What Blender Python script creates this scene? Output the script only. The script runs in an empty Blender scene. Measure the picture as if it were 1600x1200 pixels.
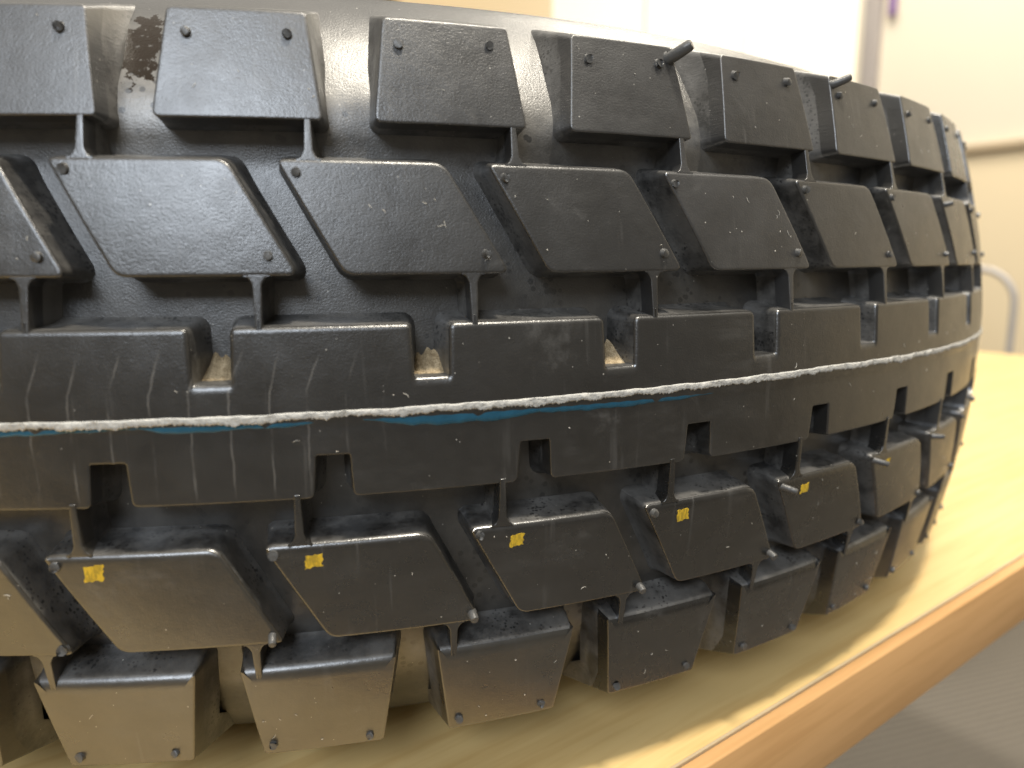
import bpy, bmesh, math, random
import numpy as np
from mathutils import Vector, Matrix
from mathutils.geometry import delaunay_2d_cdt

S = bpy.context.scene
COL = S.collection
PI = math.pi
random.seed(11)

# ------------------------------------------------------------------ camera
TABLE_Z = 0.74
HALF_W = 0.0914                      # half section width of the tyre
ZC = TABLE_Z + HALF_W                # mid plane of the tyre
cam = bpy.data.cameras.new("camera")
cam.sensor_width = 36.0
cam.lens = 36.0 * 1116.0 / 1600.0
cam.clip_start = 0.01
cam.clip_end = 60.0
cam.dof.use_dof = True
cam.dof.focus_distance = 0.155
cam.dof.aperture_fstop = cam.lens / 2.3
cam.dof.aperture_blades = 0
cam_ob = bpy.data.objects.new("camera", cam)
COL.objects.link(cam_ob)
right = Vector((0.984445, -0.175576, -0.006353))
fwd = Vector((0.171905, 0.970064, -0.171538))
up = Vector((0.036280, 0.167778, 0.985157))
m = Matrix((( right.x, up.x, -fwd.x), (right.y, up.y, -fwd.y), (right.z, up.z, -fwd.z))).to_4x4()
m.translation = Vector((0.0177, -0.4601, 0.8604))
cam_ob.matrix_world = m
S.camera = cam_ob

# ------------------------------------------------------------------ world, lamps, exposure
w = bpy.data.worlds.new("World")
S.world = w
w.use_nodes = True
bg = w.node_tree.nodes["Background"]
bg.inputs[0].default_value = (1.0, 0.90, 0.74, 1)
bg.inputs[1].default_value = 0.19

U = Vector((0.90074, 0.43436, 0))    # along the table's long edge
N = Vector((-0.43436, 0.90074, 0))   # across the table


def area(name, loc, target, sx, sy, power, col):
    l = bpy.data.lights.new(name, 'AREA')
    l.shape = 'RECTANGLE'
    l.size, l.size_y = sx, sy
    l.energy = power
    l.color = col
    o = bpy.data.objects.new(name, l)
    COL.objects.link(o)
    o.location = loc
    o.rotation_euler = (Vector(target) - Vector(loc)).to_track_quat('-Z', 'Y').to_euler()
    return o


area("ceiling_lamp", (0.30, -0.56, 2.55), (0.12, -0.25, 0.74), 0.14, 0.14, 35, (1.0, 0.92, 0.78))
area("ceiling_bounce_fill", (0.2, 0.3, 2.6), (0.2, 0.3, 0), 3.4, 3.0, 32, (1.0, 0.94, 0.84))  # added fill emulating bounce from the unseen bright ceiling
area("ceiling_lamp", (0.95, 0.90, 2.55), (1.25, 1.0, 0.74), 1.2, 0.6, 31, (1.0, 0.92, 0.78))
area("daylight_window", (-0.7, -2.2, 2.2), (0, -0.3, 0.84), 0.95, 0.8, 36, (0.82, 0.90, 1.0))

S.view_settings.view_transform = 'Standard'
S.view_settings.look = 'None'
S.view_settings.exposure = 0.0
S.view_settings.gamma = 1.0
S.view_settings.use_curve_mapping = False
S.cycles.max_bounces = 8
S.cycles.use_denoising = True


# ------------------------------------------------------------------ node helper
class NT:
    def __init__(self, name):
        self.m = bpy.data.materials.new(name)
        self.m.use_nodes = True
        self.t = self.m.node_tree
        self.b = self.t.nodes["Principled BSDF"]

    def n(self, kind, **kw):
        nd = self.t.nodes.new(kind)
        for k, v in kw.items():
            if k.startswith('i_'):
                key = k[2:]
                key = int(key) if key.isdigit() else key.replace('_', ' ')
                self.set(nd.inputs[key], v)
            else:
                setattr(nd, k, v)
        return nd

    def set(self, sock, v):
        if isinstance(v, bpy.types.NodeSocket):
            self.t.links.new(v, sock)
        elif isinstance(v, bpy.types.Node):
            self.t.links.new(v.outputs[0], sock)
        else:
            sock.default_value = v

    def math(self, op, a, b=None, c=None, clamp=False):
        nd = self.t.nodes.new('ShaderNodeMath')
        nd.operation = op
        nd.use_clamp = clamp
        self.set(nd.inputs[0], a)
        if b is not None:
            self.set(nd.inputs[1], b)
        if c is not None:
            self.set(nd.inputs[2], c)
        return nd.outputs[0]

    def noise(self, vec, scale, detail=3, rough=0.55, dist=0.0):
        return self.n('ShaderNodeTexNoise', i_Vector=vec, i_Scale=scale, i_Detail=detail, i_Roughness=rough,
                      i_Distortion=dist).outputs[0]

    def ramp(self, x, lo, hi, smooth=True):
        nd = self.n('ShaderNodeMapRange', i_0=x, i_1=lo, i_2=hi, i_3=0.0, i_4=1.0)
        nd.interpolation_type = 'SMOOTHSTEP' if smooth else 'LINEAR'
        nd.clamp = True
        return nd.outputs[0]

    def mix(self, f, a, b):
        nd = self.t.nodes.new('ShaderNodeMix')
        nd.data_type = 'RGBA'
        self.set(nd.inputs[0], f)
        self.set(nd.inputs[6], a)
        self.set(nd.inputs[7], b)
        return nd.outputs[2]

    def mapping(self, vec, scale=(1, 1, 1), rot=(0, 0, 0), loc=(0, 0, 0)):
        return self.n('ShaderNodeMapping', i_Vector=vec, i_Scale=scale, i_Rotation=rot, i_Location=loc).outputs[0]

    def bump(self, h, strength, dist, prev=None):
        nd = self.n('ShaderNodeBump', i_Height=h, i_Strength=strength, i_Distance=dist)
        if prev is not None:
            self.set(nd.inputs['Normal'], prev)
        return nd.outputs[0]


def c4(r, g, b):
    return (r, g, b, 1)


def tyre_coords(nt):
    """flat coordinates of the tread: s = distance round the tyre, z = height over the mid plane"""
    pos = nt.n('ShaderNodeNewGeometry').outputs['Position']
    x = nt.n('ShaderNodeSeparateXYZ', i_0=pos)
    ny = nt.math('MULTIPLY', x.outputs[1], -1.0)
    th = nt.math('ARCTAN2', x.outputs[0], ny)
    s = nt.math('MULTIPLY', th, 0.33)
    z = nt.math('SUBTRACT', x.outputs[2], ZC)
    sz = nt.n('ShaderNodeCombineXYZ', i_0=s, i_1=z, i_2=0.0).outputs[0]
    return pos, th, s, z, sz


def specks(nt, vec, scale, thr, keep):
    """sparse dust specks"""
    v = nt.n('ShaderNodeTexVoronoi', i_Vector=vec, i_Scale=scale)
    near = nt.math('LESS_THAN', v.outputs['Distance'], thr)
    sel = nt.n('ShaderNodeSeparateXYZ', i_0=v.outputs['Color'])
    k = nt.math('GREATER_THAN', sel.outputs[0], keep)
    return nt.math('MULTIPLY', near, k)


def rubber(name, kind):
    nt = NT(name)
    pos, th, s, z, sz = tyre_coords(nt)
    big = nt.noise(pos, 26, 4, 0.6)
    mid = nt.noise(pos, 110, 4, 0.65)
    base = nt.mix(nt.ramp(big, .35, .7), c4(.008, .0078, .0075), c4(.014, .013, .0115))
    # dry dusty film, streaky round the tyre
    film = nt.noise(nt.mapping(sz, (90, 260, 1)), 1.0, 5, 0.7)
    f1 = nt.math('MULTIPLY', nt.ramp(film, .42, .8), nt.ramp(big, .40, .66))
    if kind == 'carcass':
        dusty = nt.math('MULTIPLY', nt.ramp(nt.noise(pos, 60, 5, .7), .30, .72), 0.62)
        # shoulder channels hold more dust; lower half painted darker as shade under the tyre
        az = nt.math('ABSOLUTE', z)
        sh = nt.math('MULTIPLY', nt.math('MULTIPLY', nt.ramp(az, .046, .062), nt.math('MULTIPLY_ADD', nt.math('GREATER_THAN', z, 0.0), .55, .45)), nt.math('MULTIPLY_ADD', nt.ramp(az, .071, .079), -.97, 1.0))
        dusty = nt.math('MULTIPLY', dusty, nt.math('MULTIPLY_ADD', sh, .85, nt.math('MULTIPLY_ADD', nt.ramp(az, .058, .072), -.26, .28)))
        base = nt.mix(dusty, base, c4(.33, .305, .265))
        # black pits and splashes on the groove floor
        pit = nt.math('MULTIPLY', nt.math('LESS_THAN', nt.n('ShaderNodeTexVoronoi', i_Vector=pos, i_Scale=420.0).outputs[0], .27),
                      nt.ramp(nt.noise(pos, 70, 2), .50, .58))
        base = nt.mix(nt.math('MULTIPLY', pit, .9), base, c4(.006, .006, .006))
        # a wet, shiny brown patch in one upper shoulder channel
        wx = nt.math('MULTIPLY', nt.math('SUBTRACT', s, -.0276), 215)
        wz = nt.math('MULTIPLY', nt.math('SUBTRACT', z, .0690), 105)
        rad = nt.math('SQRT', nt.math('ADD', nt.math('MULTIPLY', wx, wx), nt.math('MULTIPLY', wz, wz)))
        rad = nt.math('ADD', rad, nt.math('MULTIPLY_ADD', nt.noise(pos, 260, 4, .7), 2.0, -1.0))
        wet = nt.math('SUBTRACT', 1.0, nt.ramp(rad, .80, .86))
        wet = nt.math('MULTIPLY', wet, nt.math('SUBTRACT', 1.0, nt.ramp(nt.noise(pos, 620, 4, .75), .60, .64)))
        base = nt.mix(wet, base, c4(.022, .014, .008))
        rough = nt.math('SUBTRACT', nt.math('MULTIPLY_ADD', mid, .25, .28), nt.math('MULTIPLY', wet, .33), clamp=True)
    elif kind == 'side':
        dusty = nt.math('MULTIPLY', nt.ramp(nt.noise(pos, 85, 5, .7), .30, .66), .8)
        base = nt.mix(dusty, base, c4(.17, .163, .152))
        pit = nt.math('MULTIPLY', nt.math('LESS_THAN', nt.n('ShaderNodeTexVoronoi', i_Vector=pos, i_Scale=1150.0).outputs[0], nt.math('MULTIPLY', nt.noise(pos, 420, 3, .7), .62)),
                      nt.ramp(nt.noise(pos, 110, 4, .7), .46, .60))
        base = nt.mix(nt.math('MULTIPLY', pit, .9), base, c4(.006, .006, .006))
        rough = nt.math('MULTIPLY_ADD', mid, .25, .26)
    else:
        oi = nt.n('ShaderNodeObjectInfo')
        wear_sheen = nt.n('ShaderNodeSeparateXYZ', i_0=oi.outputs['Color'])
        w_dust, w_pol, w_warm_sheen = wear_sheen.outputs[0], wear_sheen.outputs[1], wear_sheen.outputs[2]
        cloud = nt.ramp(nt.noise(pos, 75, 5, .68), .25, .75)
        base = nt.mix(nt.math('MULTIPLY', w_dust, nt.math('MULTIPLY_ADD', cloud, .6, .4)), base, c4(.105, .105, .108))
        base = nt.mix(nt.math('MULTIPLY', w_warm_sheen, nt.math('MULTIPLY_ADD', cloud, .5, .5)), base, c4(.150, .126, .086))  # warm tint paints the lit table's reflection into the block colour
        # rubbed streaks: across the tread and slanting
        st1 = nt.ramp(nt.noise(nt.mapping(sz, (620, 26, 1)), 1.0, 3, .6), .60, .74)
        st2 = nt.ramp(nt.noise(nt.mapping(sz, (240, 22, 1), (0, 0, .75)), 1.0, 3, .6), .60, .74)
        st = nt.math('MULTIPLY', nt.math('MAXIMUM', st1, st2), nt.ramp(nt.noise(pos, 42, 3), .46, .62))
        base = nt.mix(nt.math('MULTIPLY', st, .42), base, c4(.11, .106, .10))
        base = nt.mix(nt.math('MULTIPLY', f1, .55), base, c4(.075, .073, .069))
        # chalky hand marks
        pat = nt.math('MULTIPLY', nt.ramp(nt.noise(pos, 48, 5, .72, .6), .58, .74), nt.ramp(mid, .38, .62))
        base = nt.mix(nt.math('MULTIPLY', pat, .42), base, c4(.15, .145, .137))
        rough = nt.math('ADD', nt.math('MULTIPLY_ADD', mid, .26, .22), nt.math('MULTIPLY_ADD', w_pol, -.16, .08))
    if kind == 'rib':
        # fine moulded knife lines across the rib, worn away towards the right
        wob = nt.math('MULTIPLY_ADD', nt.noise(pos, 110, 3, .6), .0016, -.0008)
        lean = nt.math('MULTIPLY', nt.math('MAXIMUM', nt.math('SUBTRACT', z, .006), 0.0), -.35)
        ss = nt.math('DIVIDE', nt.math('ADD', s, nt.math('ADD', wob, lean)), .0068)
        fr = nt.math('ABSOLUTE', nt.math('SUBTRACT', nt.math('FRACT', ss), .5))
        ln = nt.math('SUBTRACT', 1.0, nt.ramp(fr, .010, .045))
        ln = nt.math('MULTIPLY', ln, nt.math('SUBTRACT', 1.0, nt.ramp(th, -.005, .07)))
        ln = nt.math('MULTIPLY', ln, nt.ramp(nt.noise(nt.mapping(sz, (220, 90, 1)), 1.0, 3), .34, .58))
        ln = nt.math('MULTIPLY', ln, nt.math('SUBTRACT', 1.0, nt.ramp(nt.math('ABSOLUTE', z), .010, .015)))
        base = nt.mix(nt.math('MULTIPLY', ln, .55), base, c4(.17, .16, .145))
    dust = nt.math('MAXIMUM', specks(nt, pos, 560, .09, .96), specks(nt, pos, 1000, .11, .965))
    base = nt.mix(nt.math('MULTIPLY', dust, .75), base, c4(.55, .52, .46))
    nt.set(nt.b.inputs['Base Color'], base)
    if kind == 'carcass':
        nt.set(nt.b.inputs['Specular IOR Level'], nt.math('MULTIPLY_ADD', wet, -.42, .5))
    nt.set(nt.b.inputs['Roughness'], rough)
    nt.b.inputs['IOR'].default_value = 2.05
    # leathery mould grain: strong over the upper half, polished below the mid line
    grain = nt.noise(nt.mapping(sz, (1, 1.25, 1)), 2100, 3, .6)
    fine = nt.noise(pos, 3000, 2, .5)
    upz = nt.math('MULTIPLY_ADD', nt.ramp(z, -.02, .03), .75, .25)
    nrm = nt.bump(nt.math('MULTIPLY', grain, upz), .34 if kind != 'carcass' else .4, .00017)
    nrm = nt.bump(fine, .22, .0001, nrm)
    nrm = nt.bump(mid, .22, .0006, nrm)
    nt.set(nt.b.inputs['Normal'], nrm)
    return nt.m


M_BLOCK = rubber("block_rubber", 'block')
M_RIB = rubber("rib_rubber", 'rib')
M_BODY = rubber("body_rubber", 'carcass')
M_SIDE = rubber("groove_wall_rubber", 'side')


def simple(name, col, rough=.5, var=.15, scale=40, metallic=0.0, bump=0.0, bscale=300, bdist=.001):
    nt = NT(name)
    pos = nt.n('ShaderNodeNewGeometry').outputs['Position']
    k = nt.noise(pos, scale, 4, .6)
    a = c4(*[v * (1 - var) for v in col])
    b = c4(*[min(1, v * (1 + var)) for v in col])
    nt.set(nt.b.inputs['Base Color'], nt.mix(k, a, b))
    nt.b.inputs['Roughness'].default_value = rough
    nt.b.inputs['Metallic'].default_value = metallic
    if bump:
        nt.set(nt.b.inputs['Normal'], nt.bump(nt.noise(pos, bscale, 3, .6), bump, bdist))
    return nt


M_NUB = simple("nub_rubber", (.10, .098, .094), .36, .3, 700, bump=.4, bscale=1500, bdist=.0003).m
nt = simple("white_rubber", (.54, .525, .485), .6, .30, 420, bump=.8, bscale=800, bdist=.0006)
M_WHITE = nt.m
nt = simple("blue_paint", (.021, .115, .185), .4, .35, 330, bump=.3, bscale=900, bdist=.0003)
nt.b.inputs['Coat Weight'].default_value = 0.0
M_BLUE = nt.m
nt = NT("yellow_chalk")
pos = nt.n('ShaderNodeNewGeometry').outputs['Position']
k = nt.ramp(nt.noise(nt.mapping(pos, (1, 1, .35)), 1500, 3, .6), .42, .60)
nt.set(nt.b.inputs['Base Color'], nt.mix(k, c4(.80, .52, .035), c4(.50, .33, .03)))
nt.b.inputs['Roughness'].default_value = .6
M_YELLOW = nt.m
M_LINT = simple("lint", (.72, .68, .6), .8, .2, 100).m


def wood(name, light, dark, axis_scale, contrast, rough, pores):
    nt = NT(name)
    pos = nt.n('ShaderNodeNewGeometry').outputs['Position']
    rot = math.atan2(U.y, U.x)
    p = nt.n('ShaderNodeMapping', vector_type='TEXTURE', i_Vector=pos, i_Rotation=(0, 0, rot)).outputs[0]
    a = nt.noise(nt.mapping(p, (axis_scale * .08, axis_scale, axis_scale)), 1.0, 5, .62, .3)
    b = nt.noise(nt.mapping(p, (14, 240, 240)), 1.0, 4, .6)
    f = nt.math('ADD', nt.math('MULTIPLY', nt.ramp(a, .3, .72), contrast), nt.math('MULTIPLY', nt.ramp(b, .42, .68), pores))
    nt.set(nt.b.inputs['Base Color'], nt.mix(nt.math('MINIMUM', f, 1.0), c4(*light), c4(*dark)))
    nt.set(nt.b.inputs['Roughness'], nt.math('MULTIPLY_ADD', b, .15, rough))
    nt.set(nt.b.inputs['Normal'], nt.bump(b, .12, .0004))
    return nt


nt = wood("beech_laminate", (.79, .585, .265), (.65, .43, .165), 55, .42, .36, .55)
M_TABLE = nt.m
nt = wood("beech_edge", (.69, .40, .17), (.56, .305, .115), 70, .28, .58, .55)
M_EDGE = nt.m
M_SEAM = simple("edge_seam", (.56, .44, .28), .4, .15, 60).m

nt = NT("carpet")
pos = nt.n('ShaderNodeNewGeometry').outputs['Position']
p = nt.n('ShaderNodeMapping', vector_type='TEXTURE', i_Vector=pos, i_Rotation=(0, 0, .12)).outputs[0]
ribs = nt.n('ShaderNodeTexWave', wave_type='BANDS', bands_direction='Y', i_Vector=p, i_Scale=22.0, i_Distortion=1.0,
            i_Detail=3.0, i_Detail_Scale=2.0).outputs[1]
fz = nt.noise(pos, 420, 3, .7)
f = nt.math('MULTIPLY_ADD', ribs, .6, nt.math('MULTIPLY', fz, .4))
nt.set(nt.b.inputs['Base Color'], nt.mix(f, c4(.115, .103, .086), c4(.27, .245, .21)))
nt.b.inputs['Roughness'].default_value = .95
nt.set(nt.b.inputs['Normal'], nt.bump(f, .5, .004))
M_CARPET = nt.m
M_WALL_LO = simple("cream_wall", (.86, .72, .49), .7, .05, 3, bump=.1, bscale=200).m
M_WALL_HI = simple("pale_panel", (.78, .71, .58), .55, .05, 2, bump=.1, bscale=200).m
M_RAIL = simple("rail_shadow_tone", (.50, .40, .27), .5, .1, 8).m  # brown carries the ledge's shadow band in the rail colour
M_POST = simple("post_paint", (.42, .38, .36), .5, .08, 8).m
M_PURPLE = simple("purple_plastic", (.34, .22, .46), .4, .1, 50).m
M_STEEL = simple("grey_tube", (.52, .49, .47), .42, .08, 30, metallic=.2).m
M_SEAT = simple("seat_plastic", (.10, .10, .11), .6, .2, 60).m
M_FRAME = simple("window_frame", (.75, .70, .55), .5, .05, 10).m


def glow(name, col, strength):
    nt = NT(name)
    pos = nt.n('ShaderNodeNewGeometry').outputs['Position']
    k = nt.noise(pos, 2.0, 2, .5)
    nt.set(nt.b.inputs['Emission Color'], nt.mix(k, c4(*col), c4(*[v * .93 for v in col])))
    nt.b.inputs['Emission Strength'].default_value = strength
    nt.b.inputs['Base Color'].default_value = c4(.6, .6, .55)
    return nt.m


M_GLOW = glow("daylight_pane", (1.0, .94, .72), 1.06)
M_GOLD = glow("golden_fill_glow", (1.0, .70, .34), .80)
M_WALL_GLOW = glow("wall_glow", (1.0, .83, .58), .88)


# ------------------------------------------------------------------ object helpers
def link(name, bm, mat, parent=None, angle=40):
    me = bpy.data.meshes.new(name)
    bm.to_mesh(me)
    bm.free()
    me.materials.append(mat)
    if mat in (M_BLOCK, M_RIB):
        me.materials.append(M_SIDE)
    for p in me.polygons:
        p.use_smooth = True
    me.set_sharp_from_angle(angle=math.radians(angle))
    o = bpy.data.objects.new(name, me)
    COL.objects.link(o)
    if parent is not None:
        o.parent = parent
    return o


def empty(name, loc):
    o = bpy.data.objects.new(name, None)
    o.empty_display_size = .05
    o.location = loc
    COL.objects.link(o)
    return o


def tag(o, label=None, cat=None, group=None, kind=None):
    if label: o["label"] = label
    if cat: o["category"] = cat
    if group: o["group"] = group
    if kind: o["kind"] = kind
    return o


def obox(bm, origin, ax, ay, az, bev=0.0):
    """box spanned by three edge vectors from a corner"""
    o, ax, ay, az = Vector(origin), Vector(ax), Vector(ay), Vector(az)
    v = [bm.verts.new(o + a * ax + b * ay + c * az) for c in (0, 1) for b in (0, 1) for a in (0, 1)]
    fs = [bm.faces.new([v[i] for i in q]) for q in ((0, 2, 3, 1), (4, 5, 7, 6), (0, 1, 5, 4), (1, 3, 7, 5), (3, 2, 6, 7), (2, 0, 4, 6))]
    bmesh.ops.recalc_face_normals(bm, faces=fs)
    if bev:
        es = list({e for f in fs for e in f.edges})
        bmesh.ops.bevel(bm, geom=es, offset=bev, segments=3, affect='EDGES', profile=.5)


def tube(bm, pts, rad, seg=12, cap=True):
    pts = [Vector(p) for p in pts]
    rads = rad if isinstance(rad, (list, tuple)) else [rad] * len(pts)
    rings = []
    ref = None
    for i, p in enumerate(pts):
        t = (pts[min(i + 1, len(pts) - 1)] - pts[max(i - 1, 0)]).normalized()
        if ref is None:
            ref = t.orthogonal().normalized()
        ref = (ref - t * ref.dot(t)).normalized()
        q = t.cross(ref)
        rings.append([bm.verts.new(p + (ref * math.cos(a) + q * math.sin(a)) * rads[i])
                      for a in (2 * PI * j / seg for j in range(seg))])
    for a, b in zip(rings, rings[1:]):
        for j in range(seg):
            bm.faces.new((a[j], a[(j + 1) % seg], b[(j + 1) % seg], b[j]))
    if cap:
        bm.faces.new(rings[0][::-1])
        bm.faces.new(rings[-1])


# ------------------------------------------------------------------ the setting
floor_bm = bmesh.new()
bmesh.ops.create_grid(floor_bm, x_segments=2, y_segments=2, size=5.0)
fl = link("floor", floor_bm, M_CARPET)
tag(fl, kind="structure")

WALL = 2.0                            # distance of the partition along U


def wp(a, s, z):                      # a along U, s along N
    return U * a + N * s + Vector((0, 0, z))


bm = bmesh.new()
obox(bm, wp(WALL, -2.2, 0), U * .10, N * 6.4, (0, 0, 1.135))
tag(link("wall", bm, M_WALL_LO), kind="structure")
# upper wall: pale panel to the right of the post, open window to its left
bm = bmesh.new()
obox(bm, wp(WALL + .012, -2.2, 1.158), U * .088, N * 2.955, (0, 0, 1.64))
obox(bm, wp(WALL + .012, .803, 1.158), U * .088, N * .027, (0, 0, 1.64))
obox(bm, wp(WALL + .012, .83, 1.158), U * .088, N * 3.28, (0, 0, .10))
obox(bm, wp(WALL + .012, .83, 2.5), U * .088, N * 3.28, (0, 0, .298))
obox(bm, wp(WALL + .012, 4.11, 1.158), U * .088, N * .09, (0, 0, 1.64))
tag(link("upper_wall", bm, M_WALL_HI), kind="structure")
bm = bmesh.new()
obox(bm, wp(WALL - .018, -2.2, 1.135), U * .118, N * 6.4, (0, 0, .023), .004)
tag(link("wall_rail", bm, M_RAIL), kind="structure")
bm = bmesh.new()
obox(bm, wp(WALL - .008, .755, 1.158), U * .108, N * .048, (0, 0, 1.64), .003)
tag(link("wall_post", bm, M_POST), kind="structure")

win = empty("window", wp(WALL + .05, 1.95, 1.26))
tag(win, "wide overexposed window with pale mullions and an added golden glow panel in the wall behind the tyre", "window")


def wobj(name, o, a, b, c, mat, bev=0.0):
    bm = bmesh.new()
    obox(bm, Vector(o) - win.location, a, b, c, bev)
    return link(name, bm, mat, win)


for s0, s1 in ((1.10, 1.27), (1.284, 1.75), (1.764, 2.35)):
    wobj("pane", wp(WALL + .06, s0, 1.30), U * .006, N * (s1 - s0), (0, 0, 1.16), M_GLOW)
for s0 in (1.27, 1.75):
    wobj("mullion", wp(WALL + .055, s0, 1.30), U * .03, N * .010, (0, 0, 1.16), M_FRAME, .002)
wobj("glow_panel", wp(WALL + .06, .831, 1.30), U * .006, N * .269, (0, 0, 1.16), M_WALL_GLOW)  # added glow standing in for the bright wall beside the window
wobj("glow_panel", wp(WALL + .06, 2.35, 1.30), U * .006, N * 1.75, (0, 0, 1.16), M_GOLD)  # added golden glow, widened out of view for orange light on the tyre
bm = bmesh.new()
for o, a, b, c in ((wp(WALL + .05, .831, 1.259), U * .045, N * 3.27, (0, 0, .042)), (wp(WALL + .05, .831, 2.46), U * .045, N * 3.27, (0, 0, .04))):
    obox(bm, Vector(o) - win.location, a, b, c)
link("window_frame", bm, M_FRAME, win)

# purple marker in its clip on the pale panel
pm = empty("marker_pen", wp(WALL - .004, .722, 1.60))
tag(pm, "purple marker pen fixed upright on the pale wall panel beside the grey post", "marker pen")
bm = bmesh.new()
tube(bm, [(0, 0, -.055), (0, 0, -.052), (0, 0, .04)], [.009, .0115, .0115], 16)
link("barrel", bm, M_PURPLE, pm)
bm = bmesh.new()
tube(bm, [(0, 0, .0405), (0, 0, .085), (0, 0, .09)], [.0105, .0105, .007], 16)
link("cap", bm, M_PURPLE, pm)

# ------------------------------------------------------------------ chair behind the table
ch = empty("chair", wp(1.5, .45, 0))
tag(ch, "grey tubular framed chair standing against the wall beyond the far end of the table", "chair")


def cl(a, s, z):
    return wp(a, s, z) - ch.location


bm = bmesh.new()
r = .075
z1, sl, sr = .842, .70, .232
back = [cl(1.74, sr - .01, .0), cl(1.70, sr, .45), cl(1.70, sr, z1 - r - .03)]
for i in range(1, 10):
    a = PI / 2 * i / 9
    back.append(cl(1.70, sr + r * (1 - math.cos(a)), z1 - r - .015 + r * math.sin(a) + .005 * i / 9))
back.append(cl(1.70, .47, z1))
for i in range(10):
    a = PI / 2 * (1 - i / 9)
    back.append(cl(1.70, sl - r * (1 - math.cos(a)), z1 - r - .01 + r * math.sin(a)))
back += [cl(1.70, sl, .45), cl(1.74, sl + .01, 0)]
tube(bm, back, .0078, 14)
link("back_frame", bm, M_STEEL, ch)
for s_ in (.25, .68):
    bm = bmesh.new()
    tube(bm, [cl(1.69, s_, .43), cl(1.36, s_, .44), cl(1.33, s_, .41), cl(1.31, s_, 0)], .0105, 12)
    link("front_leg", bm, M_STEEL, ch)
bm = bmesh.new()
obox(bm, cl(1.30, .26, .452), U * .38, N * .41, (0, 0, .03), .012)
link("seat", bm, M_SEAT, ch)
bm = bmesh.new()
obox(bm, cl(1.672, .26, .50), U * .014, N * .41, (0, 0, .11), .005)
link("backrest", bm, M_SEAT, ch)

# ------------------------------------------------------------------ table
tb = empty("table", Vector((0, 0, 0)))
tag(tb, "beech laminate table with a lipped wooden edge under the tyre", "table")
NEAR, FAR, UL, UR = -.3248, .42, -.95, .838
bm = bmesh.new()
obox(bm, U * UL + N * (NEAR + .0052) + Vector((0, 0, TABLE_Z - .0256)), U * (UR - UL), N * (FAR - NEAR - .0052), (0, 0, .0256), .0006)
link("table_top", bm, M_TABLE, tb)
bm = bmesh.new()
obox(bm, U * UL + N * (NEAR + .0042) + Vector((0, 0, TABLE_Z - .0250)), U * (UR - UL), N * .0008, (0, 0, .0251), .0)
link("edge_seam", bm, M_SEAM, tb)
bm = bmesh.new()
obox(bm, U * UL + N * NEAR + Vector((0, 0, TABLE_Z - .0256)), U * (UR - UL), N * .0040, (0, 0, .0255), .0006)
link("edge_strip", bm, M_EDGE, tb)
for a in (UL + .06, UR - .30):
    for s_ in (NEAR + .33, FAR - .06):
        bm = bmesh.new()
        tube(bm, [wp(a, s_, 0), wp(a, s_, TABLE_Z - .0262)], .02, 16)
        link("table_leg", bm, M_STEEL, tb)

# ------------------------------------------------------------------ tyre
tyre = empty("tyre", Vector((0, 0, TABLE_Z)))
tag(tyre, "new black tyre with deep blocky tread lying flat on the wooden table", "tyre")
R0 = .33
PITCH = 2 * PI / 53
DEPTH = .0090


def prof(z):
    """outer radius over the crown at height z above the mid plane"""
    q = max(-.072, min(.0735, z))
    t = q * 10
    r = R0 + 0.00336158 * t**4 - 0.0009313 * t**3 - 0.02128733 * t**2 - 0.00230293 * t - 0.000857
    return r + (z - q) * (-.30 if z > 0 else .27)


def place(s, z, h):
    th = s / R0
    r = prof(z) + h
    return Vector((r * math.sin(th), -r * math.cos(th), z + HALF_W))


def deg(d):
    return math.radians(d) * R0


# --- tyre body: groove floor, shoulders, sidewalls, beads and liner, one lathe
half = [(.3145, .0560), (.3095, .0660), (.3020, .0755), (.2940, .0822), (.2850, .0868), (.2720, .0899), (.2560, .0914), (.2380, .0904),
        (.2200, .0850), (.2050, .0775), (.1950, .0725), (.1885, .0700), (.1840, .0665), (.1835, .0600), (.1870, .0560), (.1980, .0600),
        (.2200, .0710), (.2500, .0790), (.2750, .0770), (.2950, .0660), (.3060, .0450), (.3110, .0200)]
outer = [(prof(z) - DEPTH, z) for z in np.linspace(-.048, .048, 25)]
ringpts = outer + half + [(r, -z) for r, z in reversed(half)]


def smooth_closed(pts, n):
    out = []
    L = len(pts)
    for i in range(L):
        p0, p1, p2, p3 = (np.array(pts[(i + k) % L]) for k in (-1, 0, 1, 2))
        for j in range(n):
            t = j / n
            out.append(tuple(.5 * ((2 * p1) + (-p0 + p2) * t + (2 * p0 - 5 * p1 + 4 * p2 - p3) * t * t + (-p0 + 3 * p1 - 3 * p2 + p3) * t**3)))
    return out


rp = smooth_closed(ringpts, 2)
SEG = 53 * 8
bm = bmesh.new()
cols = []
for i in range(SEG):
    th = 2 * PI * i / SEG
    cols.append([bm.verts.new((r * math.sin(th), -r * math.cos(th), z + HALF_W)) for r, z in rp])
for i in range(SEG):
    a, b = cols[i], cols[(i + 1) % SEG]
    for j in range(len(rp)):
        k = (j + 1) % len(rp)
        bm.faces.new((a[j], b[j], b[k], a[k]))
bmesh.ops.recalc_face_normals(bm, faces=bm.faces)
link("tyre_body", bm, M_BODY, tyre, 60)


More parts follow.
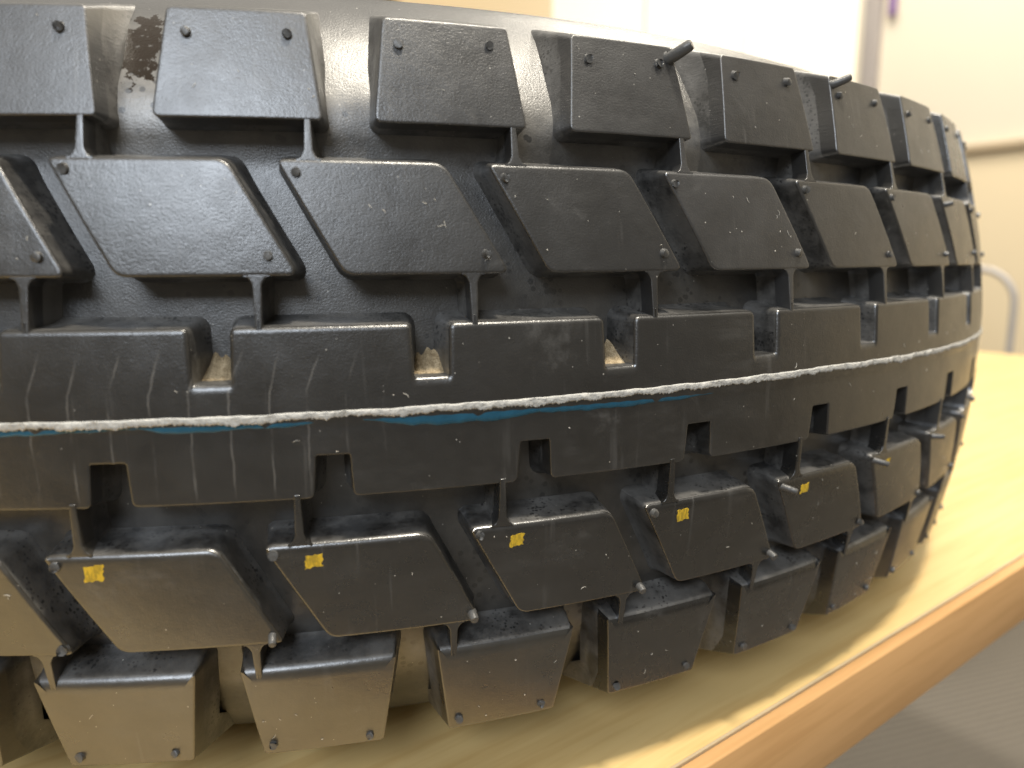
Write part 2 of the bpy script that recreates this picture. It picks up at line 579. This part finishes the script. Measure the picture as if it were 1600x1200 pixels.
# --- flat-space prisms bent round the tyre
def fillet(poly, radii, seg=5, step=.0030):
    """round the corners of a counter-clockwise polygon and subdivide long edges; returns (pt, edge id) list"""
    out = []
    L = len(poly)
    for i in range(L):
        p, q, r = (Vector(poly[(i + k) % L]) for k in (-1, 0, 1))
        a, b = (p - q), (r - q)
        rc = min(radii[i], a.length * .45, b.length * .45)
        s, e = q + a.normalized() * rc, q + b.normalized() * rc
        for j in range(seg + 1):
            t = j / seg
            out.append((1 - t) ** 2 * s + 2 * t * (1 - t) * q + t * t * e)
    fin = []
    for i, p in enumerate(out):
        q = out[(i + 1) % len(out)]
        n = max(1, int((q - p).length / step))
        fin += [p.lerp(q, j / n) for j in range(n)]
    return fin


def normals(pts, closed=True):
    L = len(pts)
    out = []
    for i in range(L):
        if closed:
            a, b = pts[i] - pts[i - 1], pts[(i + 1) % L] - pts[i]
        else:
            a = pts[i] - pts[i - 1] if i else pts[1] - pts[0]
            b = pts[i + 1] - pts[i] if i < L - 1 else a
        na, nb = Vector((a.y, -a.x)).normalized(), Vector((b.y, -b.x)).normalized()
        v = (na + nb)
        v = v.normalized() if v.length > 1e-6 else na
        out.append(v / max(.6, v.dot(na)))
    return out


def profile_rings(bev, draft, depth):
    """(outset, height) pairs from the cap's rim down to the groove floor"""
    rg = [(-bev - .0003, 0.0), (-bev, 0.0)]
    for a in (25, 50, 75, 90):
        t = math.radians(a)
        rg.append((-bev + bev * math.sin(t), -bev * (1 - math.cos(t))))
    rg += [(draft * .4, -depth * .45), (draft * .8, -depth * .80), (draft + .0003, -depth * .93), (draft + .0007, -depth - .00015), (draft + .0008, -depth - .0015)]
    return rg


def prism(poly, radii, bev=.0005, draft=.0012, depth=DEPTH, outer=None, inner_bev=None, sink=0.0, bend=True):
    """tread block in flat (s, z, h) space. outer: (edge z, base z, base r) for a shoulder block's side face"""
    pts = fillet(poly, radii)
    nr = normals(pts)
    bm = bmesh.new()
    rings = []
    prof_r = profile_rings(bev, draft, depth)
    zmax = max(abs(p.y) for p in pts)
    for j, (o, h) in enumerate(prof_r):
        ring = []
        for p, n in zip(pts, nr):
            oo, hh = o, h
            wide = 1.0
            if inner_bev and j > 0:       # a wide rounded shoulder on the edge facing the rib
                f = inner_bev[0](p, n)
                if f > 0:
                    B = inner_bev[1]
                    if j <= 5:
                        t = (j - 1) / 4 * PI / 2
                        o2, h2 = -B + B * math.sin(t), -B * .8 * (1 - math.cos(t))
                    else:
                        o2, h2 = o + .0006, h - B * .3 * (1 - (-h / depth))
                    oo, hh = o + (o2 - o) * f, h + (h2 - h) * f
                if j == 0:
                    pass
            elif inner_bev and j == 0:
                f = inner_bev[0](p, n)
                oo = o - inner_bev[1] * f
            q = p + n * oo
            if outer and j > 5:
                we = max(0.0, min(1.0, (abs(p.y) - (zmax - .0022)) / .0016))
                t = (j - 5) / (len(prof_r) - 6)
                zb = math.copysign(outer[0], p.y)
                zt = q.y + (p.y + (zb - p.y) * t - q.y) * we
                hb = outer[1] - prof(zb)
                ht = hh + (hb * t - hh) * we
                q = Vector((q.x, zt))
                hh = ht
            ring.append(bm.verts.new((q.x, q.y, hh - sink)))
        rings.append(ring)
    L = len(pts)
    for a, b in zip(rings, rings[1:]):
        for i in range(L):
            k = (i + 1) % L
            bm.faces.new((a[i], b[i], b[k], a[k]))
    for f in bm.faces:
        f.normal_update()
    cap_fill(bm, rings[0])
    bmesh.ops.recalc_face_normals(bm, faces=bm.faces)
    walls(bm, sink)
    if bend:
        bend_bm(bm)
    return bm


def walls(bm, sink=0.0):
    """faces well below the tread surface take the dusty groove-wall rubber"""
    for f in bm.faces:
        if max(v.co.z for v in f.verts) + sink < -.0004:
            f.material_index = 1


def cap_fill(bm, loop, step=.0032, rows=(), up=True):
    """fill a flat loop of vertices with an even triangle mesh"""
    P = [Vector((v.co.x, v.co.y)) for v in loop]
    n = len(P)
    h = loop[0].co.z
    pa = np.array([[p.x, p.y] for p in P])
    pb = np.roll(pa, -1, axis=0)
    x0, y0 = pa.min(axis=0)
    x1, y1 = pa.max(axis=0)
    pts = list(P)
    ys = list(np.arange(y0 + step * .5, y1, step)) + list(rows)
    for r_, y in enumerate(ys):
        for x in np.arange(x0 + step * (.25 + .5 * (r_ % 2)), x1, step):
            q = np.array([x, y])
            d = pb - pa
            t = np.clip(((q - pa) * d).sum(1) / np.maximum((d * d).sum(1), 1e-18), 0, 1)
            if np.min(np.hypot(*(pa + d * t[:, None] - q).T)) < .0007:
                continue
            c = (pa[:, 1] > y) != (pb[:, 1] > y)
            with np.errstate(divide='ignore', invalid='ignore'):
                xi = pa[:, 0] + (y - pa[:, 1]) * d[:, 0] / d[:, 1]
            if np.count_nonzero(c & (x < xi)) % 2:
                pts.append(Vector((x, y)))
    vo, eo, fo, ov, oe, of = delaunay_2d_cdt(pts, [(i, (i + 1) % n) for i in range(n)], [], 1, 1e-9, True)
    vm = {}
    for i, (co, src) in enumerate(zip(vo, ov)):
        k = [j for j in src if j < n]
        vm[i] = loop[k[0]] if k else bm.verts.new((co.x, co.y, h))
    for f in fo:
        a = [vm[i] for i in f]
        q = sum((np.array(v.co.xy) for v in a), np.zeros(2)) / 3
        c = (pa[:, 1] > q[1]) != (pb[:, 1] > q[1])
        with np.errstate(divide='ignore', invalid='ignore'):
            xi = pa[:, 0] + (q[1] - pa[:, 1]) * (pb - pa)[:, 0] / (pb - pa)[:, 1]
        if np.count_nonzero(c & (q[0] < xi)) % 2 == 0:
            continue
        if len(set(a)) == 3:
            ar = (a[1].co - a[0].co).cross(a[2].co - a[0].co).z
            if abs(ar) < 1e-14:
                continue
            try:
                bm.faces.new(a if (ar > 0) == up else a[::-1])
            except ValueError:
                pass


def bend_bm(bm):
    for v in bm.verts:
        v.co = place(*v.co)
    bm.normal_update()


def lines(*p):
    return [(deg(a), z) for a, z in p]


# corner angles in degrees (block number 0), heights over the mid plane in metres; counter-clockwise
POLY = {
    'upper_shoulder': lines((-10.53, .0539), (-5.35, .0539), (-5.77, .0735), (-10.11, .0736)),
    'upper_mid': lines((-11.66, .0264), (-6.26, .0264), (-8.34, .0469), (-13.65, .0469)),
    'lower_mid': lines((-12.74, -.0441), (-7.43, -.0441), (-9.29, -.0232), (-14.69, -.0232)),
    'lower_shoulder': lines((-15.36, -.0713), (-11.03, -.0713), (-10.48, -.0496), (-15.84, -.0496)),
}
RADII = {
    'upper_shoulder': (.0016, .0010, .0010, .0012),
    'upper_mid': (.0020, .0022, .0022, .0016),
    'lower_mid': (.0020, .0016, .0022, .0018),
    'lower_shoulder': (.0010, .0009, .0010, .0010),
}


def face_in(p, n):                     # edge of a lower block that faces up to the rib
    return max(0.0, min(1.0, (n.y - .5) / .4))


def block_bm(kind):
    if kind == 'upper_shoulder':
        return prism(POLY[kind], RADII[kind], .00038, .0011, outer=(.0840, .2840))
    if kind == 'lower_shoulder':
        return prism(POLY[kind], RADII[kind], .00040, .0011, outer=(.0840, .2840), inner_bev=(face_in, .0030))
    if kind == 'lower_mid':
        return prism(POLY[kind], RADII[kind], .00050, .0005, inner_bev=(face_in, .0014))
    return prism(POLY[kind], RADII[kind], .00050, .0005, inner_bev=(face_in, .0007))


def bar_bm(theta, z_top, z_bot, flare, w=.0016):
    """thin tie bar between two blocks; flare = +1 joins the upper block, -1 the lower one with a fillet"""
    x = deg(theta)
    f = .0016
    if flare < 0:
        poly = [(x - w / 2 - f, z_bot - .0004), (x + w / 2 + f, z_bot - .0004), (x + w / 2 + f * .3, z_bot + f * .35), (x + w / 2, z_bot + f),
                (x + w * .34, z_top + .0010), (x - w * .34, z_top + .0010), (x - w / 2, z_bot + f), (x - w / 2 - f * .3, z_bot + f * .35)]
    else:
        poly = [(x - w * .34, z_bot - .0010), (x + w * .34, z_bot - .0010), (x + w / 2, z_top - f), (x + w / 2 + f * .3, z_top - f * .35), (x + w / 2 + f, z_top + .0004),
                (x - w / 2 - f, z_top + .0004), (x - w / 2 - f * .3, z_top - f * .35), (x - w / 2, z_top - f)]
    return prism(poly, [.0002] * 8, .00018, .00028, sink=.00010)


BARS = {  # bar of block 0: owner, angle, upper z, lower z, flare
    'upper_mid': [(-5.85 - 6.79, .0539, .0469, -1), (-7.55, .0264, .0175, 1)],
    'lower_mid': [(-6.70 - 6.79, -.0145, -.0232, -1), (-8.42, -.0441, -.0514, 1)],
}


def nub_bm(s, z, rad, length, lean=(0, 0), seg=12):
    """vent stub: short rubber pin with a rounded tip, standing on the tread"""
    bm = bmesh.new()
    th = s / R0
    base = place(s, z, -.0004)
    n = Vector((math.sin(th), -math.cos(th), 0))
    t = Vector((math.cos(th), math.sin(th), 0))
    d = (n + t * lean[0] + Vector((0, 0, lean[1]))).normalized()
    L = length + .0004
    tube(bm, [base, base + n * .0005, base + n * .0005 + d * (L * .55), base + d * (L * .92), base + d * L], [rad * 1.25, rad, rad * .98, rad * .93, rad * .74], seg)
    return bm


NUBS = {
    'upper_shoulder': [(-9.55, .0688), (-6.45, .0692)],
    'upper_mid': [(-13.12, .0445), (-7.15, .0300)],
    'lower_mid': [(-14.28, -.0250), (-7.80, -.0425)],
    'lower_shoulder': [(-14.95, -.0688), (-11.55, -.0690)],
}
# pins the mould left long: (row, block, nub) -> (length, lean round the tyre, lean up)
EXTRA = {('upper_shoulder', 3): (-5.95, .0708, .0052, .0013, (.7, .55)), ('upper_shoulder', 5): (-9.95, .0712, .0044, .0010, (.9, .5))}
LONG = {('lower_mid', 5, 0): (.0034, .45, -.2),
        ('lower_mid', 6, 0): (.0036, .45, -.2), ('lower_mid', 1, 1): (.0021, .1, -.4), ('lower_mid', 2, 1): (.0019, .1, -.3),
        ('lower_mid', 3, 1): (.0018, 0, -.3), ('lower_mid', 4, 1): (.0019, 0, -.3), ('lower_mid', 7, 0): (.0032, .5, 0), ('upper_mid', 7, 0): (.0022, .3, .2)}

PART = {'upper_shoulder': "shoulder_block", 'lower_shoulder': "shoulder_block", 'upper_mid': "tread_block", 'lower_mid': "tread_block"}
WEAR_SHEEN = {  # (grey dust, polish, warm table sheen painted in) of the single blocks
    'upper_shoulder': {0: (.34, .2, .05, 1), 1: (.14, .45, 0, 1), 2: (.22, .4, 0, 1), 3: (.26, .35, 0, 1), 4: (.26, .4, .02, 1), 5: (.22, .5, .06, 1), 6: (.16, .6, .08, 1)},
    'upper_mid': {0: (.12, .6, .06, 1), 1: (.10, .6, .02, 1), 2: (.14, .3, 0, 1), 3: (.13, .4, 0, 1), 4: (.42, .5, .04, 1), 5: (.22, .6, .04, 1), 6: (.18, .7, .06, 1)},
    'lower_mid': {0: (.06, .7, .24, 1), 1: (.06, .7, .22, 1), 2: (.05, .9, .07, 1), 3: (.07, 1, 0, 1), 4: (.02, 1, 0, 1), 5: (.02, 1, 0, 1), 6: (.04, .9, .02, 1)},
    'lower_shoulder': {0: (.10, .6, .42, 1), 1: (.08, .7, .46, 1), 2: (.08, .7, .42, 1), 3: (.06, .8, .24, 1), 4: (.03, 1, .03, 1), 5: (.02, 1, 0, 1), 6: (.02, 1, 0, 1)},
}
NEARK = range(-1, 9)
rear = bmesh.new()
rnd = random.Random(4)
for kind, part in PART.items():
    proto = link(part, block_bm(kind), M_BLOCK, tyre, 35)
    bars = []
    for a, z1, z0, fl_ in BARS.get(kind, []):
        bars.append(link("tie_bar", bar_bm(a, z1, z0, fl_), M_BLOCK, proto, 35))
    # complete one-mesh version for the sides that the photo does not show
    full = bmesh.new()
    full.from_mesh(proto.data)
    for b in bars:
        full.from_mesh(b.data)
    for a, z in NUBS[kind]:
        nb = nub_bm(deg(a), z, .00105, .0011)
        tmp = bpy.data.meshes.new("tmp")
        nb.to_mesh(tmp)
        nb.free()
        full.from_mesh(tmp)
        bpy.data.meshes.remove(tmp)
    full_me = bpy.data.meshes.new(part)
    full.to_mesh(full_me)
    full.free()
    full_me.materials.append(M_BLOCK)
    full_me.materials.append(M_SIDE)
    for p in full_me.polygons:
        p.use_smooth = True
    full_me.set_sharp_from_angle(angle=math.radians(35))
    for k in range(-24, 29):
        rot = Matrix.Rotation(k * PITCH, 4, 'Z')
        if k in NEARK:
            if k == NEARK[0]:
                o, bs = proto, bars
            else:
                o = proto.copy()
                COL.objects.link(o)
                o.parent = tyre
                bs = []
                for b in bars:
                    c = b.copy()
                    COL.objects.link(c)
                    c.parent = o
                    bs.append(c)
            o.rotation_euler = (0, 0, k * PITCH)
            o.color = WEAR_SHEEN[kind].get(k, (.1 + .15 * rnd.random(), rnd.random(), .03, 1))
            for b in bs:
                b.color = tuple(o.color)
            if (kind, k) in EXTRA:
                a, z, L, rad, ln_ = EXTRA[kind, k]
                link("rubber_nub", nub_bm(deg(a), z, rad, L, ln_), M_NUB, o, 50)
            for i, (a, z) in enumerate(NUBS[kind]):
                L, l0, l1 = LONG.get((kind, k, i), (rnd.uniform(.0003, .0006), rnd.uniform(-.15, .2), rnd.uniform(-.15, .15)))
                link("rubber_nub", nub_bm(deg(a + rnd.uniform(-.08, .08)), z + rnd.uniform(-.0003, .0003), rnd.uniform(.00080, .00100) if L < .002 else (.00105 if L > .004 else .0008), L, (l0, l1)), M_NUB, o, 50)
        elif -11 <= k <= 16:
            o = bpy.data.objects.new(part, full_me)
            COL.objects.link(o)
            o.parent = tyre
            o.color = (.3, .4, .05, 1)
            o.rotation_euler = (0, 0, k * PITCH)
        else:
            tmp = full_me.copy()
            tmp.transform(rot)
            rear.from_mesh(tmp)
            bpy.data.meshes.remove(tmp)
rr = link("rear_tread", rear, M_BLOCK, tyre, 35)
rr["kind"] = "stuff"
rr.color = (.3, .4, .05, 1)

# --- the centre rib, notched on both sides, all the way round
UP = [(-5.6, .0175), (-2.85, .0175), (-2.81, .0075), (-8.48 + 6.7925, .0075), (-8.43 + 6.7925, .0175), (-5.6 + 6.7925, .0175)]
LO = [(-9.0, -.0145), (-6.16, -.0145), (-6.04, -.0063), (-11.77 + 6.7925, -.0063), (-11.71 + 6.7925, -.0145), (-9.0 + 6.7925, -.0145)]


def chain(pl, rc):
    pts = [Vector((deg(a), z)) for a, z in pl]
    out = [pts[0]]
    for i in range(1, len(pts) - 1):
        p, q, r = pts[i - 1], pts[i], pts[i + 1]
        s, e = q + (p - q).normalized() * rc[i], q + (r - q).normalized() * rc[i]
        for j in range(5):
            t = j / 4
            out.append((1 - t) ** 2 * s + 2 * t * (1 - t) * q + t * t * e)
    out.append(pts[-1])
    fin = []
    for p, q in zip(out, out[1:]):
        n = max(1, int((q - p).length / .003))
        fin += [p.lerp(q, j / n) for j in range(n)]
    return fin + [out[-1]]


ZW = .0014                             # height of the white seam


def zw(th):
    return .0014 + .00284 * th + .0016 * th * th - .007 * max(0.0, th - .38) if -1.2 < th < 1.2 else .0014


def rib_pitch():
    bm = bmesh.new()
    rcs = (0, .0013, .0004, .0004, .0013, 0)
    up_c = chain(UP, rcs)[::-1]                     # right to left so that outside is up
    lo_c = chain(LO, rcs)
    caps = []
    for c, bev in ((up_c, .0009), (lo_c, .00035)):
        nr = normals(c, closed=False)
        nr[0], nr[-1] = nr[1] * 1.0, nr[-2] * 1.0
        rings = []
        for o, h in profile_rings(bev, .0009, DEPTH):
            rings.append([bm.verts.new((p.x + n.x * o, p.y + n.y * ((o * .3 if o > 0 else o * 1.7 if o > -bev * 1.01 else -bev * 1.7 - .0003) if .0074 < p.y < .0080 else o), h)) for p, n in zip(c, nr)])
        for a, b in zip(rings, rings[1:]):
            for i in range(len(c) - 1):
                bm.faces.new((a[i], b[i], b[i + 1], a[i + 1]))
        caps.append(rings[0])
    def seam(p, q):
        return [bm.verts.new(p.co.lerp(q.co, j / 12)) for j in range(1, 12)]
    u, l = caps
    loop = u + seam(u[-1], l[0]) + l + seam(l[-1], u[0])
    cap_fill(bm, loop, .0036, rows=(.0012, .0006, .0, -.0004))
    walls(bm)
    bmesh.ops.recalc_face_normals(bm, faces=bm.faces)
    return bm


one = rib_pitch()
me = bpy.data.meshes.new("tmp")
one.to_mesh(me)
one.free()
bm = bmesh.new()
for k in range(53):
    t = me.copy()
    t.transform(Matrix.Translation((k * PITCH * R0, 0, 0)))
    bm.from_mesh(t)
    bpy.data.meshes.remove(t)
for v in bm.verts:                      # the lower half of the mould sits a hair lower
    if v.co.z > -.004:
        dz = v.co.y
        v.co.z -= .00035 * max(0.0, min(1.0, (.0010 - dz) / .0012))
bend_bm(bm)
bmesh.ops.remove_doubles(bm, verts=bm.verts, dist=2e-6)
rib = link("center_rib", bm, M_RIB, tyre, 35)
rib.color = (.09, .65, .03, 1)
bpy.data.meshes.remove(me)


def fbm(x, seed=0.0):
    v, a = 0.0, 1.0
    for o in range(4):
        f = 1.9 ** o
        v += a * math.sin(x * f * 6.1 + seed * 3.3 + o * 1.7) * math.sin(x * f * 2.3 + seed + o)
        a *= .6
    return v


# white flash along the mould parting line, ragged on its lower edge
bm = bmesh.new()
prev = None
rnd = random.Random(9)
n = 3600
rag = 0.0
for i in range(n + 1):
    th = -.95 + 2.0 * i / n
    s = th * R0
    rag = rag * .86 + rnd.uniform(-1, 1) * .24
    width = .00085 + .00030 * fbm(th * 9, 1) * .6 + .00048 * rag + .00016 * rnd.uniform(-1, 1)
    width = max(.00022, width)
    zc = zw(th) + .00010 * fbm(th * 22, 5)
    top, bot = zc + .00050, zc + .00050 - width - .00050
    h0 = .00005
    bulge = .00026 + .00009 * fbm(th * 40, 8)
    ring = [(top + .00012, -.0002), (top, h0 + .0002), (top - width * .25, h0 + bulge), (bot + width * .35, h0 + bulge * 1.05),
            (bot, h0 + bulge * .55), (bot + .0001, -.0005)]
    ring = [bm.verts.new(place(s, z, h)) for z, h in ring]
    if prev:
        for a, b, c, d in zip(prev, prev[1:], ring[1:], ring):
            bm.faces.new((a, b, c, d))
    prev = ring
bmesh.ops.recalc_face_normals(bm, faces=bm.faces)
link("white_stripe", bm, M_WHITE, rib, 80)


# blue paint under the flash: a dull stretch on the left, a bright one in the middle
def blue(th0, th1, w0, drop, seed):
    bm = bmesh.new()
    prev = None
    n = int((th1 - th0) * 900)
    for i in range(n + 1):
        u = i / n
        th = th0 + (th1 - th0) * u
        s = th * R0
        wd = w0 * (min(1, u * 4) * min(1, (1 - u) * 3)) ** .7 * (1 + .09 * fbm(th * 14, seed))
        wd = max(wd, .00005)
        top = zw(th) - .00060 + .00012 * fbm(th * 30, seed + 2)
        bot = top - wd - drop * u * (1 - u)
        zs = [top, top * .66 + bot * .34, top * .33 + bot * .67, bot + .00004, bot]
        hs = [-.00026, -.00024, -.00024, -.00026, -.00045]
        ring = [bm.verts.new(place(s, z, h)) for z, h in zip(zs, hs)]
        if prev:
            for a, b, c, d in zip(prev, prev[1:], ring[1:], ring):
                bm.faces.new((a, b, c, d))
        prev = ring
    bmesh.ops.recalc_face_normals(bm, faces=bm.faces)
    return link("blue_stripe", bm, M_BLUE, rib, 80)


blue(-.30, -.050, .0013, .0, 1)
blue(-.090, .028, .0016, .0003, 2)
blue(.034, .168, .0025, .0006, 3)
blue(.110, .310, .0022, .0005, 4)
blue(.27, .52, .0012, .0, 6)

# yellow inspection marks on the lower blocks
rnd = random.Random(21)
blocks = [o for o in tyre.children if o.name.startswith("tread_block")]
for k in range(1, 7):
    a = -14.69 + 1.62 + rnd.uniform(-.08, .08) + (.15 if k > 2 else 0)
    host = min((o for o in blocks if len(o.children) and o.data.vertices[0].co.z < HALF_W), key=lambda o: abs(o.rotation_euler.z - k * PITCH))
    bm = bmesh.new()
    hw = (.0017, .0016, .0014, .0015, .0014, .0013)[k - 1]
    hh = (.0016, .00125, .00125, .00130, .0011, .0010)[k - 1]
    tilt = rnd.uniform(-.15, .25)
    cz = -.0232 - .0037
    G = 7
    vs = {}
    for i in range(G + 1):
        for j in range(G + 1):
            x = (i / G - .5) * 2 * hw + (rnd.uniform(-.00020, .00020) if i in (0, G) else 0)
            z = (j / G - .5) * 2 * hh + (rnd.uniform(-.00020, .00020) if j in (0, G) else 0)
            vs[i, j] = bm.verts.new(place(deg(a) + x + z * tilt, cz + z + .10 * x, .00007))
    for i in range(G):
        for j in range(G):
            bm.faces.new((vs[i, j], vs[i + 1, j], vs[i + 1, j + 1], vs[i, j + 1]))
    ext = bmesh.ops.extrude_face_region(bm, geom=list(bm.faces))
    for v in ext['geom']:
        if isinstance(v, bmesh.types.BMVert):
            t = math.atan2(v.co.x, -v.co.y)
            v.co -= Vector((math.sin(t), -math.cos(t), 0)) * .0002
    bmesh.ops.recalc_face_normals(bm, faces=bm.faces)
    link("yellow_mark", bm, M_YELLOW, host)

# ------------------------------------------------------------------ tan dirt heaped at the blind end of three rib slots
nt = NT("dry_dirt")
pos = nt.n('ShaderNodeNewGeometry').outputs['Position']
g1 = nt.noise(pos, 3600, 3, .7)
g2 = nt.noise(pos, 500, 3, .6)
nt.set(nt.b.inputs['Base Color'], nt.mix(nt.ramp(nt.math('ADD', g1, nt.math('MULTIPLY', g2, .6)), .6, 1.0), c4(.24, .17, .09), c4(.58, .46, .29)))
nt.b.inputs['Roughness'].default_value = .95
nt.set(nt.b.inputs['Normal'], nt.bump(g1, .6, .0002))
bm = bmesh.new()
rnd = random.Random(5)
for k in range(3):
    a0, a1 = deg(-2.95) + k * PITCH * R0, deg(-1.60) + k * PITCH * R0
    z0, z1 = .0072, .0150
    GX, GZ = 26, 30
    vs = {}
    side = (-.2, .5, .7)[k]
    for i in range(GX + 1):
        for j in range(GZ + 1):
            u, v = i / GX, j / GZ
            reach = .50 + .25 * (1 - abs(2 * u - 1 - side)) + .08 * math.sin(u * 23 + k)
            f = max(0.0, 1 - v / reach)
            h = -DEPTH - .0006 + (.0058 + .0006 * k) * f ** 1.35 + rnd.uniform(-1, 1) * .00009
            vs[i, j] = bm.verts.new(place(a0 + (a1 - a0) * u, z0 + (z1 - z0) * v, h) + Vector((0, 0, TABLE_Z)))
    for i in range(GX):
        for j in range(GZ):
            bm.faces.new((vs[i, j], vs[i + 1, j], vs[i + 1, j + 1], vs[i, j + 1]))
    rim = [vs[i, 0] for i in range(GX + 1)] + [vs[GX, j] for j in range(1, GZ + 1)] + [vs[i, GZ] for i in range(GX - 1, -1, -1)] + [vs[0, j] for j in range(GZ - 1, 0, -1)]
    mid_th = (a0 + a1) / 2 / R0
    inn = Vector((-math.sin(mid_th), math.cos(mid_th), 0)) * .0075
    low = [bm.verts.new(v.co + inn * .35) for v in rim]
    for i in range(len(rim)):
        j = (i + 1) % len(rim)
        bm.faces.new((rim[i], low[i], low[j], rim[j]))
bmesh.ops.recalc_face_normals(bm, faces=bm.faces)
tag(link("dirt", bm, nt.m), "dry tan dirt heaped in the rib slots of the tyre", "dirt", kind="stuff")

# ------------------------------------------------------------------ lint and crumbs lying on the tread
bm = bmesh.new()
rnd = random.Random(77)
for i in range(430):
    th = rnd.uniform(-.28, .80)
    z = rnd.uniform(-.070, .072)
    inside = False
    tp = math.degrees(th)
    for kind, pl in POLY.items():
        zs = [q[1] for q in pl]
        if min(zs) + .002 < z < max(zs) - .002:
            f = (z - pl[0][1]) / (pl[3][1] - pl[0][1])
            lo = pl[0][0] + (pl[3][0] - pl[0][0]) * f
            hi = pl[1][0] + (pl[2][0] - pl[1][0]) * f
            x = (th * R0 - lo) % (PITCH * R0)
            inside = .001 < x < hi - lo - .001
    if -.006 < z < -.001 or .003 < z < .0072:
        inside = True
    if not inside:
        continue
    s = th * R0
    ang = rnd.uniform(0, 2 * PI)
    L = rnd.choice([.0003, .0004, .0006, .0009, .0014])
    cur = rnd.uniform(-2.5, 2.5)
    pts = []
    x0, z0 = s, z
    off = -.0003 if -.006 < z < -.001 else 0
    for j in range(5):
        pts.append(place(x0, z0, .00009 + off + .00012 * math.sin(j / 4 * PI) * rnd.random()))
        ang += cur / 5
        x0 += math.cos(ang) * L / 4
        z0 += math.sin(ang) * L / 4
    rr_ = rnd.uniform(.00003, .00006) * (1.8 if L < .0005 else 1)
    tube(bm, [p + Vector((0, 0, TABLE_Z)) for p in pts], [rr_ * .6, rr_, rr_, rr_, rr_ * .5], 5)
ln = link("lint", bm, M_LINT)
tag(ln, "pale lint and dust crumbs scattered over the black tread", "lint", kind="stuff")
